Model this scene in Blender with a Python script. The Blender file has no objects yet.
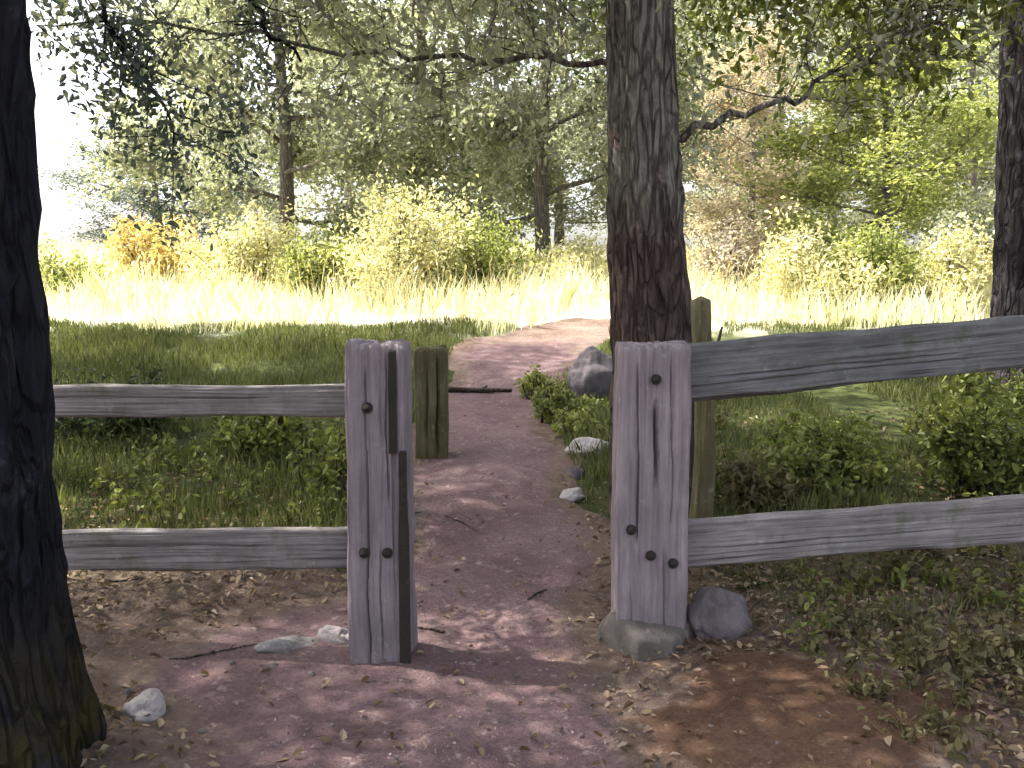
import bpy, math, random
import numpy as np
from mathutils import Vector, Matrix

R = math.radians
sc = bpy.context.scene

# ------------------------------------------------------------------ camera, world, sun, exposure
cam_d = bpy.data.cameras.new("camera")
cam = bpy.data.objects.new("camera", cam_d)
sc.collection.objects.link(cam)
cam.location = (0, 0, 1.4)
cam.rotation_euler = (R(90 - 5.96), 0, 0)
cam_d.sensor_width = 36
cam_d.lens = 31.64
cam_d.clip_end = 2000
sc.camera = cam

SUN_EL, SUN_DIR = 56.0, (-0.90, 0.22)
_az = math.atan2(SUN_DIR[0], SUN_DIR[1])
sun_vec = Vector((math.sin(_az) * math.cos(R(SUN_EL)), math.cos(_az) * math.cos(R(SUN_EL)), math.sin(R(SUN_EL))))
w = bpy.data.worlds.new("World")
sc.world = w
w.use_nodes = True
wn = w.node_tree.nodes
sky = wn.new("ShaderNodeTexSky")
sky.sky_type = 'NISHITA'
sky.sun_disc = False
sky.sun_elevation = R(SUN_EL)
sky.sun_rotation = _az
sky.air_density = 1.0
sky.dust_density = 6.0
sky.ozone_density = 1.0
hs = wn.new("ShaderNodeHueSaturation")                     # hazy, milky sky
hs.inputs['Saturation'].default_value = .5
w.node_tree.links.new(sky.outputs[0], hs.inputs['Color'])
w.node_tree.links.new(hs.outputs[0], wn["Background"].inputs[0])
wn["Background"].inputs[1].default_value = 0.15
sun_d = bpy.data.lights.new("sun", 'SUN')
sun_d.energy = 5.0
sun_d.angle = R(0.5)
sun_d.color = (1.0, 0.95, 0.86)
sun = bpy.data.objects.new("sun", sun_d)
sc.collection.objects.link(sun)
sun.rotation_euler = (-sun_vec).to_track_quat('-Z', 'Y').to_euler()
sc.view_settings.view_transform = 'Standard'
sc.view_settings.look = 'None'
sc.view_settings.gamma = 1
sc.view_settings.exposure = 2.15
sc.cycles.max_bounces = 6
sc.cycles.diffuse_bounces = 4
sc.cycles.transmission_bounces = 4

# ------------------------------------------------------------------ numeric helpers
def _h3(i, j, k, seed):
    n = (i * 374761393 + j * 668265263 + k * 2147483647 + seed * 974634777) & 0xFFFFFFFF
    n = ((n ^ (n >> 13)) * 1274126177) & 0xFFFFFFFF
    return ((n ^ (n >> 16)) & 0xFFFF) / 65535.0

def vnoise(x, y, z, seed=0):
    x = np.asarray(x, float); y = np.asarray(y, float) + 0 * x; z = np.asarray(z, float) + 0 * x
    xi, yi, zi = np.floor(x).astype(np.int64), np.floor(y).astype(np.int64), np.floor(z).astype(np.int64)
    fx, fy, fz = x - xi, y - yi, z - zi
    fx, fy, fz = (f * f * (3 - 2 * f) for f in (fx, fy, fz))
    o = 0
    for a in (0, 1):
        for b in (0, 1):
            for c in (0, 1):
                wgt = (fx if a else 1 - fx) * (fy if b else 1 - fy) * (fz if c else 1 - fz)
                o = o + wgt * _h3(xi + a, yi + b, zi + c, seed)
    return o * 2 - 1

def fbm(x, y, z, seed=0, octv=4):
    o, a = 0, 1.0
    for k in range(octv):
        o = o + a * vnoise(np.asarray(x) * 2 ** k, np.asarray(y) * 2 ** k, np.asarray(z) * 2 ** k, seed + k)
        a *= .5
    return o

KY = [-30, 0, 3.6, 6, 9, 12, 18, 25, 40, 80, 400]
KZ = [-.15, -.02, 0, .2, .5, .85, 1.35, 1.9, 3.0, 3.5, 4]
PY = np.array([0, 1.5, 2.6, 3.1, 3.5, 3.9, 4.5, 6.2, 8.1, 10.6, 13, 17])
PL = np.array([-.95, -.98, -1.06, -1.5, -1.42, -.78, -.60, -.70, -.67, -.6, .6, 2.7])      # left and right edge of the path
PR = np.array([.75, .66, .46, .48, .49, .46, .44, .34, .27, 1.0, 1.8, 3.7])
PX, PW = (PL + PR) / 2, PR - PL

def hgt(x, y):
    x = np.asarray(x, float); y = np.asarray(y, float)
    z = np.interp(y, KY, KZ)
    z = (z + np.interp(y - .5, KY, KZ) + np.interp(y + .5, KY, KZ)) / 3
    d = np.abs(x - np.interp(y, PY, PX)) / (np.interp(y, PY, PW) / 2)
    t = np.clip((d - .8) / .9, 0, 1)
    z = z + (t * t * (3 - 2 * t)) * .06 * np.clip((22 - y) / 8, 0, 1)
    z = z + .03 * fbm(x * .9, y * .9, 0, 5, 3) + .01 * fbm(x * 5, y * 5, 0, 9, 3) * (np.abs(x) < 12)
    far = np.clip((np.hypot(x, y) - 20) / 60, 0, 1)
    return z + far * .8 * vnoise(x * .03, y * .03, 0, 2)

def H(x, y):
    return float(hgt(np.array([x]), np.array([y]))[0])

# ------------------------------------------------------------------ object helpers
def mesh(name, V, F, mat=None, smooth=True):
    me = bpy.data.meshes.new(name)
    V = np.asarray(V, np.float32)
    me.vertices.add(len(V)); me.vertices.foreach_set("co", V.ravel())
    if isinstance(F, np.ndarray):
        n, k = F.shape
        loops = F.ravel().astype(np.int32)
        starts = np.arange(n, dtype=np.int32) * k
    else:
        lens = [len(f) for f in F]
        n = len(F)
        loops = np.array([i for f in F for i in f], np.int32)
        starts = np.concatenate([[0], np.cumsum(lens)[:-1]]).astype(np.int32)
    me.loops.add(len(loops)); me.loops.foreach_set("vertex_index", loops)
    me.polygons.add(n); me.polygons.foreach_set("loop_start", starts)
    me.update(calc_edges=True)
    me.polygons.foreach_set("use_smooth", np.full(n, smooth))
    me.validate()
    if mat: me.materials.append(mat)
    return me

def obj(name, me, parent=None, loc=None):
    o = bpy.data.objects.new(name, me)
    sc.collection.objects.link(o)
    if parent: o.parent = parent
    if loc is not None: o.location = loc
    return o

def tag(o, label=None, cat=None, group=None, kind=None):
    if label: o["label"] = label
    if cat: o["category"] = cat
    if group: o["group"] = group
    if kind: o["kind"] = kind
    return o

def thing(name, loc, label, cat, group=None, rz=0):
    o = obj(name, None, None, loc)
    o.rotation_euler = (0, 0, rz)
    o.empty_display_size = .2
    return tag(o, label, cat, group)

def copy_tree(o, parent=None):
    c = o.copy()
    sc.collection.objects.link(c)
    if parent: c.parent = parent
    for ch in list(o.children):
        copy_tree(ch, c)
    return c

class Geo:
    def __init__(s): s.V = []; s.F = []; s.n = 0
    def add(s, V, F):
        V = np.asarray(V, float); s.V.append(V)
        s.F += [tuple(int(i) + s.n for i in f) for f in F]; s.n += len(V)
    def tube(s, pts, rad, seg=7, bump=0, seed=0):
        pts = np.asarray(pts, float); rad = np.asarray(rad, float); m = len(pts)
        T = np.gradient(pts, axis=0); T /= np.linalg.norm(T, axis=1)[:, None] + 1e-9
        ref = np.array([0, 0, 1.]) if abs(T[:, 2]).mean() < .8 else np.array([1., 0, 0])
        N = np.cross(T, ref); N /= np.linalg.norm(N, axis=1)[:, None] + 1e-9
        B = np.cross(T, N)
        a = np.linspace(0, 2 * np.pi, seg, endpoint=False)
        rr = rad[:, None] * np.ones(seg)[None]
        if bump:
            rr = rr * (1 + bump * fbm(np.cos(a)[None] * 2 + 0 * rr, np.sin(a)[None] * 2 + 0 * rr, pts[:, 2:3] * 3 + 0 * rr, seed, 2))
        V = pts[:, None] + rr[..., None] * (np.cos(a)[None, :, None] * N[:, None] + np.sin(a)[None, :, None] * B[:, None])
        V = np.concatenate([V.reshape(-1, 3), pts[-1:] + T[-1:] * rad[-1] * .5, pts[:1]])
        F = []
        for i in range(m - 1):
            for j in range(seg):
                k = (j + 1) % seg
                F.append((i * seg + j, i * seg + k, (i + 1) * seg + k, (i + 1) * seg + j))
        for j in range(seg):
            k = (j + 1) % seg
            F.append(((m - 1) * seg + j, (m - 1) * seg + k, m * seg)); F.append((k, j, m * seg + 1))
        s.add(V, F)
    def build(s, name, mat, smooth=True):
        return mesh(name, np.concatenate(s.V), s.F, mat, smooth)

def leaves(P, size, rng, aspect=.5, fold=.25, up=0.0, droop=0.0):
    """leaf blades: a folded kite of four vertices at each point"""
    n = len(P)
    ax = rng.normal(size=(n, 3)); ax[:, 2] -= droop; ax /= np.linalg.norm(ax, axis=1)[:, None]
    nn = rng.normal(size=(n, 3)); nn[:, 2] += up
    sd = np.cross(ax, nn); sd /= np.linalg.norm(sd, axis=1)[:, None] + 1e-9
    nr = np.cross(sd, ax)
    s = (size * rng.uniform(.6, 1.35, n))[:, None]
    a = P - ax * s * .5
    b = P + sd * s * aspect * .5 - ax * s * .05 + nr * s * fold * .5
    c = P + ax * s * .5
    d = P - sd * s * aspect * .5 - ax * s * .05 + nr * s * fold * .5
    V = np.stack([a, b, c, d], 1).reshape(-1, 3)
    return V, np.arange(4 * n).reshape(n, 4)

def blades6(P, ax, sd, nr, s, aspect, fold, curl):
    n = len(P)
    c = (-.5, -.18, .2, .5)
    w2 = (0, .5, .38, 0)
    pt = lambda k, side: P + ax * s * c[k] + sd * s * aspect * w2[k] * side + nr * s * (fold * .5 * (w2[k] * 2) - curl * (c[k] + .5) ** 2)
    V = np.stack([pt(0, 0), pt(1, 1), pt(2, 1), pt(3, 0), pt(2, -1), pt(1, -1)], 1).reshape(-1, 3)
    b = np.arange(n)[:, None] * 6
    F = np.concatenate([b + np.array([[0, 1, 2, 3]]), b + np.array([[3, 4, 5, 0]])], 0)
    return V, F

def fine_leaves(P, size, rng, aspect=.5, fold=.25, up=0.0, droop=0.0):
    """a near leaf: two halves folded along the midrib, curled to the tip"""
    n = len(P)
    ax = rng.normal(size=(n, 3)); ax[:, 2] -= droop; ax /= np.linalg.norm(ax, axis=1)[:, None]
    nn = rng.normal(size=(n, 3)); nn[:, 2] += up
    sd = np.cross(ax, nn); sd /= np.linalg.norm(sd, axis=1)[:, None] + 1e-9
    nr = np.cross(sd, ax)
    s = (size * rng.uniform(.5, 1.35, n))[:, None]
    return blades6(P, ax, sd, nr, s, aspect, fold, rng.uniform(0, .3, (n, 1)))

# ------------------------------------------------------------------ materials
def newmat(name):
    m = bpy.data.materials.new(name); m.use_nodes = True
    nt = m.node_tree
    return m, nt, nt.nodes["Principled BSDF"]

def node(nt, typ, **kw):
    n = nt.nodes.new(typ)
    for k, v in kw.items():
        if k == 'inp':
            for a, b in v.items(): n.inputs[a].default_value = b
        else: setattr(n, k, v)
    return n

def ramp(nt, src, stops, interp='LINEAR'):
    r = nt.nodes.new("ShaderNodeValToRGB"); r.color_ramp.interpolation = interp
    e = r.color_ramp.elements
    while len(e) < len(stops): e.new(.5)
    for el, (p, c) in zip(e, stops):
        el.position = p; el.color = (*c, 1) if len(c) == 3 else c
    nt.links.new(src, r.inputs[0])
    return r.outputs[0]

def coords(nt, scale=(1, 1, 1), src='Object'):
    tc = node(nt, "ShaderNodeTexCoord"); mp = node(nt, "ShaderNodeMapping")
    mp.inputs['Scale'].default_value = scale
    nt.links.new(tc.outputs[src], mp.inputs[0])
    return mp.outputs[0]

def noise(nt, vec, scale, detail=5, rough=.6, dist=0):
    n = node(nt, "ShaderNodeTexNoise", inp={'Scale': scale, 'Detail': detail, 'Roughness': rough, 'Distortion': dist})
    nt.links.new(vec, n.inputs['Vector'])
    return n.outputs['Fac']

def mix(nt, fac, a, b, mode='MIX'):
    m = node(nt, "ShaderNodeMix", data_type='RGBA', blend_type=mode)
    for s, v in ((m.inputs[0], fac), (m.inputs[6], a), (m.inputs[7], b)):
        if isinstance(v, (int, float)): s.default_value = v
        elif isinstance(v, tuple): s.default_value = (*v, 1)
        else: nt.links.new(v, s)
    return m.outputs[2]

def bump(nt, bsdf, h, strength=.5, dist=.01):
    b = node(nt, "ShaderNodeBump", inp={'Strength': strength, 'Distance': dist})
    nt.links.new(h, b.inputs['Height']); nt.links.new(b.outputs[0], bsdf.inputs['Normal'])

def leaf_mat(name, cols, trans=.4, rough=.55, spec=.3):
    m, nt, b = newmat(name)
    g = node(nt, "ShaderNodeNewGeometry")
    st = [(i / max(1, len(cols) - 1), c) for i, c in enumerate(cols)]
    col = ramp(nt, g.outputs['Random Per Island'], st)
    v = coords(nt)
    col = mix(nt, ramp(nt, noise(nt, v, 1.3, 2), [(.35, (0, 0, 0)), (.65, (.55, .55, .55))]), col,
              mix(nt, 1.0, col, (1.12, 1.08, .75), 'MULTIPLY'))
    nt.links.new(col, b.inputs['Base Color'])
    b.inputs['Roughness'].default_value = rough
    b.inputs['Specular IOR Level'].default_value = spec
    t = node(nt, "ShaderNodeBsdfTranslucent")
    nt.links.new(mix(nt, 1.0, col, (1.3, 1.32, .85), 'MULTIPLY'), t.inputs[0])
    ms = node(nt, "ShaderNodeMixShader", inp={0: trans})
    nt.links.new(b.outputs[0], ms.inputs[1]); nt.links.new(t.outputs[0], ms.inputs[2])
    nt.links.new(ms.outputs[0], nt.nodes["Material Output"].inputs[0])
    return m

def bark_mat(name, lo, hi, moss=None, moss_top=0., upper=None, upper_z=(1.6, 2.2), zs=.22):
    m, nt, b = newmat(name)
    v = coords(nt, (1, 1, zs))
    n1 = noise(nt, v, 22, 6, .7, .6)
    vo = node(nt, "ShaderNodeTexVoronoi", feature='DISTANCE_TO_EDGE', inp={'Scale': 17.0})
    dv = node(nt, "ShaderNodeVectorMath", operation='ADD')
    nz = node(nt, "ShaderNodeTexNoise", inp={'Scale': 6.0, 'Detail': 3.0})
    nt.links.new(v, nz.inputs['Vector'])
    sc_ = node(nt, "ShaderNodeVectorMath", operation='SCALE', inp={3: .25})
    nt.links.new(nz.outputs['Color'], sc_.inputs[0])
    nt.links.new(v, dv.inputs[0]); nt.links.new(sc_.outputs[0], dv.inputs[1])
    nt.links.new(dv.outputs[0], vo.inputs['Vector'])
    crack = ramp(nt, vo.outputs['Distance'], [(0, (0, 0, 0)), (.16, (1, 1, 1))])
    hi_c = hi
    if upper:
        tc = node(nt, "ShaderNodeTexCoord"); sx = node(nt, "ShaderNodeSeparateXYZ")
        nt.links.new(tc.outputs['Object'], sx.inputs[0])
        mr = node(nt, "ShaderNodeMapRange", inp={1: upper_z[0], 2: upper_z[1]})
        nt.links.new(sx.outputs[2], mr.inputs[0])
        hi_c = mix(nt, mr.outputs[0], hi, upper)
    col = mix(nt, ramp(nt, n1, [(.3, (0, 0, 0)), (.7, (1, 1, 1))]), lo, hi_c)
    col = mix(nt, crack, mix(nt, .55, col, lo), col)
    lich = ramp(nt, noise(nt, coords(nt), 5, 5, .7), [(.58, (0, 0, 0)), (.68, (.6, .6, .6))])
    col = mix(nt, lich, col, tuple(min(1, c * 1.9 + .02) for c in hi))
    if moss:
        tc = node(nt, "ShaderNodeTexCoord"); sx = node(nt, "ShaderNodeSeparateXYZ")
        nt.links.new(tc.outputs['Object'], sx.inputs[0])
        mr = node(nt, "ShaderNodeMapRange", inp={1: moss_top, 2: moss_top * .35})
        nt.links.new(sx.outputs[2], mr.inputs[0])
        ad = node(nt, "ShaderNodeMath", operation='MULTIPLY')
        nt.links.new(mr.outputs[0], ad.inputs[0])
        nt.links.new(ramp(nt, noise(nt, coords(nt), 7, 5, .7), [(.35, (0, 0, 0)), (.55, (1, 1, 1))]), ad.inputs[1])
        col = mix(nt, ad.outputs[0], col, moss)
    nt.links.new(col, b.inputs['Base Color'])
    b.inputs['Roughness'].default_value = .9
    b.inputs['Specular IOR Level'].default_value = .15
    add = node(nt, "ShaderNodeMath", operation='ADD')
    nt.links.new(crack, add.inputs[0]); nt.links.new(n1, add.inputs[1])
    bump(nt, b, add.outputs[0], 1.0, .022)
    return m

def wood_mat(name, dark, mid, light, green=None):
    m, nt, b = newmat(name)
    v = coords(nt, (1, 1, .045))
    n1 = noise(nt, v, 38, 6, .65, .4)
    n2 = noise(nt, v, 120, 3, .6)
    n3 = noise(nt, coords(nt, (1, 1, .5)), 6, 5, .65)
    col = ramp(nt, n1, [(.28, dark), (.5, mid), (.75, light)])
    col = mix(nt, ramp(nt, n2, [(.35, (0, 0, 0)), (.65, (.5, .5, .5))]), col, light)
    col = mix(nt, ramp(nt, n3, [(.35, (.55, .55, .55)), (.6, (0, 0, 0))]), col, tuple(c * .6 for c in mid))
    stain = ramp(nt, noise(nt, coords(nt, (1, 1, .35)), 3.2, 6, .75), [(.45, (0, 0, 0)), (.62, (.65, .65, .65))])
    col = mix(nt, stain, col, tuple(c * .5 for c in mid))
    lic = ramp(nt, noise(nt, coords(nt), 17, 6, .8), [(.60, (0, 0, 0)), (.66, (.6, .6, .6))])
    col = mix(nt, lic, col, (.30, .31, .25))
    if green:
        gz = ramp(nt, noise(nt, coords(nt), 9, 5, .7), [(.52, (0, 0, 0)), (.66, (.7, .7, .7))])
        col = mix(nt, gz, col, green)
    nt.links.new(col, b.inputs['Base Color'])
    b.inputs['Roughness'].default_value = .85
    b.inputs['Specular IOR Level'].default_value = .2
    bump(nt, b, n1, 1.0, .010)
    return m

def stone_mat(name, a, c, spot):
    m, nt, b = newmat(name)
    v = coords(nt)
    col = ramp(nt, noise(nt, v, 7, 6, .7), [(.3, a), (.7, c)])
    col = mix(nt, ramp(nt, noise(nt, v, 26, 4, .7), [(.58, (0, 0, 0)), (.68, (.8, .8, .8))]), col, spot)
    nt.links.new(col, b.inputs['Base Color'])
    b.inputs['Roughness'].default_value = .85
    bump(nt, b, noise(nt, v, 38, 8, .8), 1.0, .016)
    return m

def soil_mat(name, cols, spots, fine=55, edge_cols=((.075, .05, .038), (.13, .092, .075), (.19, .145, .12))):
    m, nt, b = newmat(name)
    v = coords(nt)
    col = ramp(nt, noise(nt, v, 1.7, 7, .68), [(.28, cols[0]), (.5, cols[1]), (.72, cols[2])])
    col = mix(nt, ramp(nt, noise(nt, v, fine, 4, .7), [(.4, (0, 0, 0)), (.7, (.6, .6, .6))]), col, tuple(k * .55 for k in cols[0]))
    col = mix(nt, ramp(nt, noise(nt, v, 16, 5, .75), [(.58, (0, 0, 0)), (.66, (.7, .7, .7))]), col, spots)
    # towards its trodden edge the dirt breaks up into the soil of the forest floor
    soil = ramp(nt, noise(nt, v, 1.3, 7, .7), [(p_, c_) for p_, c_ in zip((.28, .5, .72), edge_cols)])
    soil = mix(nt, ramp(nt, noise(nt, v, 24, 5, .75), [(.52, (0, 0, 0)), (.66, (.7, .7, .7))]), soil, (.24, .19, .15))
    at_ = node(nt, "ShaderNodeAttribute", attribute_name="edge")
    ad0 = node(nt, "ShaderNodeMath", operation='MULTIPLY_ADD', inp={1: .9, 2: -.45})
    nt.links.new(noise(nt, v, 6, 8, .75), ad0.inputs[0])
    ad1 = node(nt, "ShaderNodeMath", operation='ADD')
    nt.links.new(at_.outputs['Fac'], ad1.inputs[0]); nt.links.new(ad0.outputs[0], ad1.inputs[1])
    mr_ = node(nt, "ShaderNodeMapRange", inp={1: .70, 2: .86})
    nt.links.new(ad1.outputs[0], mr_.inputs[0])
    col = mix(nt, mr_.outputs[0], col, soil)
    nt.links.new(col, b.inputs['Base Color'])
    b.inputs['Roughness'].default_value = .95
    b.inputs['Specular IOR Level'].default_value = .1
    ad = node(nt, "ShaderNodeMath", operation='ADD')
    nt.links.new(noise(nt, v, 14, 6, .75), ad.inputs[0]); nt.links.new(noise(nt, v, 90, 4, .7), ad.inputs[1])
    bump(nt, b, ad.outputs[0], .8, .02)
    return m

def ground_mat():
    m, nt, b = newmat("forest_floor")
    v = coords(nt)
    soil = ramp(nt, noise(nt, v, 1.3, 7, .7), [(.28, (.075, .05, .038)), (.5, (.13, .092, .075)), (.72, (.19, .145, .12))])
    soil = mix(nt, ramp(nt, noise(nt, v, 24, 5, .75), [(.52, (0, 0, 0)), (.66, (.7, .7, .7))]), soil, (.24, .19, .15))
    moss = ramp(nt, noise(nt, v, 5, 6, .7), [(.3, (.035, .045, .015)), (.6, (.07, .083, .028)), (.8, (.11, .12, .045))])
    dry = ramp(nt, noise(nt, v, 3, 6, .7), [(.3, (.46, .44, .33)), (.6, (.56, .54, .44)), (.8, (.62, .61, .53))])
    sx = node(nt, "ShaderNodeSeparateXYZ"); nt.links.new(v, sx.inputs[0])
    nn = noise(nt, v, 1.1, 5, .65)
    def edge(y0, y1, amp):
        ad = node(nt, "ShaderNodeMath", operation='MULTIPLY_ADD', inp={1: amp, 2: -amp * .5})
        nt.links.new(nn, ad.inputs[0])
        s = node(nt, "ShaderNodeMath", operation='ADD')
        nt.links.new(ad.outputs[0], s.inputs[0]); nt.links.new(sx.outputs[1], s.inputs[1])
        mr = node(nt, "ShaderNodeMapRange", inp={1: y0, 2: y1})
        nt.links.new(s.outputs[0], mr.inputs[0])
        return mr.outputs[0]
    col = mix(nt, edge(3.8, 4.9, 2.2), soil, moss)
    col = mix(nt, edge(11.2, 12.6, 2.0), col, dry)
    nt.links.new(col, b.inputs['Base Color'])
    b.inputs['Roughness'].default_value = .95
    b.inputs['Specular IOR Level'].default_value = .1
    ad = node(nt, "ShaderNodeMath", operation='ADD')
    nt.links.new(noise(nt, v, 12, 6, .75), ad.inputs[0]); nt.links.new(noise(nt, v, 70, 4, .7), ad.inputs[1])
    bump(nt, b, ad.outputs[0], .9, .03)
    return m

M = {}
M['ground'] = ground_mat()
M['path'] = soil_mat("path_dirt", [(.115, .072, .073), (.175, .115, .117), (.235, .165, .165)], (.34, .26, .25))
M['brown'] = soil_mat("bare_brown_soil", [(.07, .038, .024), (.11, .064, .042), (.155, .098, .068)], (.2, .14, .10))
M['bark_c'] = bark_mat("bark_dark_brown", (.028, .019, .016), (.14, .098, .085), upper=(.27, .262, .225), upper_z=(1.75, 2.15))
M['bark_l'] = bark_mat("bark_blue_black", (.005, .006, .009), (.019, .020, .027), moss=(.042, .034, .010), moss_top=.85)
M['bark_r'] = bark_mat("bark_grey_brown", (.016, .013, .014), (.068, .056, .064))
M['bark_f'] = bark_mat("bark_far", (.09, .08, .07), (.24, .215, .195))
M['twig'] = bark_mat("bark_twig", (.03, .025, .02), (.10, .08, .06))
M['post'] = wood_mat("weathered_post_wood", (.075, .06, .064), (.215, .175, .19), (.32, .27, .285))
M['rail'] = wood_mat("weathered_rail_wood", (.075, .066, .064), (.205, .185, .18), (.32, .29, .285), (.10, .105, .07))
M['olive_wood'] = wood_mat("mossy_wood", (.03, .025, .012), (.10, .085, .04), (.2, .18, .11), (.07, .075, .02))
M['rail_damp'] = wood_mat('damp_grey_rail_wood', (.05, .048, .048), (.125, .124, .126), (.20, .195, .195), (.07, .08, .05))
M['iron'] = stone_mat("rusty_iron_and_shade_strip", (.012, .010, .009), (.04, .028, .02), (.07, .035, .02))  # rusty iron of the bolts; also darkens the strip for the left post's shaded side
M['stone_d'] = stone_mat("purple_grey_stone", (.085, .07, .078), (.17, .145, .155), (.25, .23, .22))
M['stone_g'] = stone_mat("grey_stone", (.16, .15, .145), (.27, .255, .245), (.36, .34, .32))
M['concrete'] = stone_mat('old_concrete', (.085, .07, .06), (.155, .135, .12), (.24, .215, .195))
M['stone_w'] = stone_mat("pale_stone", (.34, .30, .29), (.52, .48, .47), (.2, .16, .14))
M['lf_mid'] = leaf_mat("leaf_grey_green", [(.11, .125, .098), (.215, .23, .19), (.35, .36, .31)], .45)
M['lf_dark'] = leaf_mat("leaf_dark_green", [(.025, .036, .018), (.05, .066, .028), (.085, .10, .04)], .35)
M['lf_blue'] = leaf_mat("leaf_bluish", [(.04, .054, .05), (.075, .095, .09), (.12, .14, .13)], .4)
M['lf_yel'] = leaf_mat("leaf_yellow_green", [(.11, .135, .035), (.20, .225, .08), (.33, .34, .16)], .45)
M['lf_gold'] = leaf_mat("leaf_pale_gold", [(.34, .32, .16), (.48, .46, .30), (.58, .56, .44)], .4)
M['lf_org'] = leaf_mat("leaf_rusty_orange", [(.34, .20, .10), (.42, .33, .15), (.44, .42, .18)], .4)
M['lf_pink'] = leaf_mat("leaf_dry_pinkish", [(.24, .19, .165), (.38, .325, .29), (.48, .435, .40)], .4)
M['lf_olive'] = leaf_mat("leaf_olive", [(.055, .047, .022), (.105, .092, .042), (.165, .148, .08)], .3)
M['lf_moss'] = leaf_mat("leaf_moss_green", [(.06, .075, .02), (.125, .15, .04), (.21, .23, .07)], .35)
M['litter'] = leaf_mat("leaf_litter", [(.07, .045, .03), (.13, .09, .06), (.20, .145, .10), (.30, .24, .19)], .12, .8, .1)
M['grass'] = leaf_mat("grass_shade", [(.042, .058, .02), (.078, .098, .032), (.125, .14, .052), (.19, .185, .095)], .3)
M['seed'] = leaf_mat('seed_head', [(.30, .24, .13), (.45, .38, .24), (.55, .5, .36)], .3)
M['gravel'] = leaf_mat('gravel_chip', [(.09, .07, .07), (.19, .15, .15), (.30, .25, .245)], .0, .9, .1)
M['straw'] = leaf_mat("grass_straw", [(.47, .46, .33), (.58, .565, .46), (.65, .635, .55), (.69, .68, .62)], .4)

# ------------------------------------------------------------------ ground and path
def axis(fine0, fine1, step, lo, hi):
    a = list(np.arange(fine0, fine1 + 1e-6, step))
    s = step
    while a[-1] < hi: s *= 1.16; a.append(a[-1] + s)
    s = step
    while a[0] > lo: s *= 1.16; a.insert(0, a[0] - s)
    return np.array(a)

gx = axis(-5, 5, .055, -500, 500); gy = axis(0, 13, .055, -60, 600)
X, Y = np.meshgrid(gx, gy)
V = np.stack([X, Y, hgt(X, Y)], -1).reshape(-1, 3)
def gridfaces(ny, nx):
    i = np.arange(ny - 1)[:, None] * nx + np.arange(nx - 1)[None]
    return np.stack([i, i + 1, i + nx + 1, i + nx], -1).reshape(-1, 4)
tag(obj("ground", mesh("ground", V, gridfaces(len(gy), len(gx)), M['ground'])), kind='structure')

def edge_attr(o, vals):
    a = o.data.attributes.new("edge", 'FLOAT', 'POINT'); a.data.foreach_set("value", vals.ravel().astype(np.float32))
    return o

ys = np.arange(-2, 13.5, .05); us = np.linspace(-1.2, 1.2, 49)
U, YY = np.meshgrid(us, ys)
half = np.interp(YY, PY, PW) / 2
edge = 1 + .22 * fbm(np.sign(U) * 3, YY * 1.3, 0, 31, 4)
XX = np.interp(YY, PY, PX) + U * half * edge
ZZ = hgt(XX, YY) + .012 - .03 * np.clip((np.abs(U) - 1.08) / .12, 0, 1)
ZZ += .006 * fbm(XX * 8, YY * 8, 0, 14, 3) * (np.abs(U) < .9)
tag(edge_attr(obj("path", mesh("path", np.stack([XX, YY, ZZ], -1).reshape(-1, 3), gridfaces(len(ys), len(us)), M['path'])), np.maximum(np.abs(U), np.clip((YY - 8.2) / 3.4, 0, 1))), kind='structure')
# the mauve trodden ground left of the opening and the bare brown patch at right
def soil_patch(name, cx, cy, rx, ry, mat, seed):
    r = np.linspace(0, 1, 26); a = np.linspace(0, 2 * np.pi, 90)
    A, Rr = np.meshgrid(a, r)
    k = 1 + .28 * fbm(np.cos(A) * 1.6, np.sin(A) * 1.6, 0, seed, 4)
    px, py = cx + rx * Rr * k * np.cos(A), cy + ry * Rr * k * np.sin(A)
    pz = hgt(px, py) + .017 - .03 * np.clip((Rr - .85) / .15, 0, 1)
    return tag(edge_attr(obj(name, mesh(name, np.stack([px, py, pz], -1).reshape(-1, 3), gridfaces(26, 90), mat)), Rr), kind='structure')
soil_patch("soil", .93, 2.72, .64, .62, M['brown'], 8)

def pd(x, y):
    return np.abs(x - np.interp(y, PY, PX)) / (np.interp(y, PY, PW) / 2)

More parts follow.
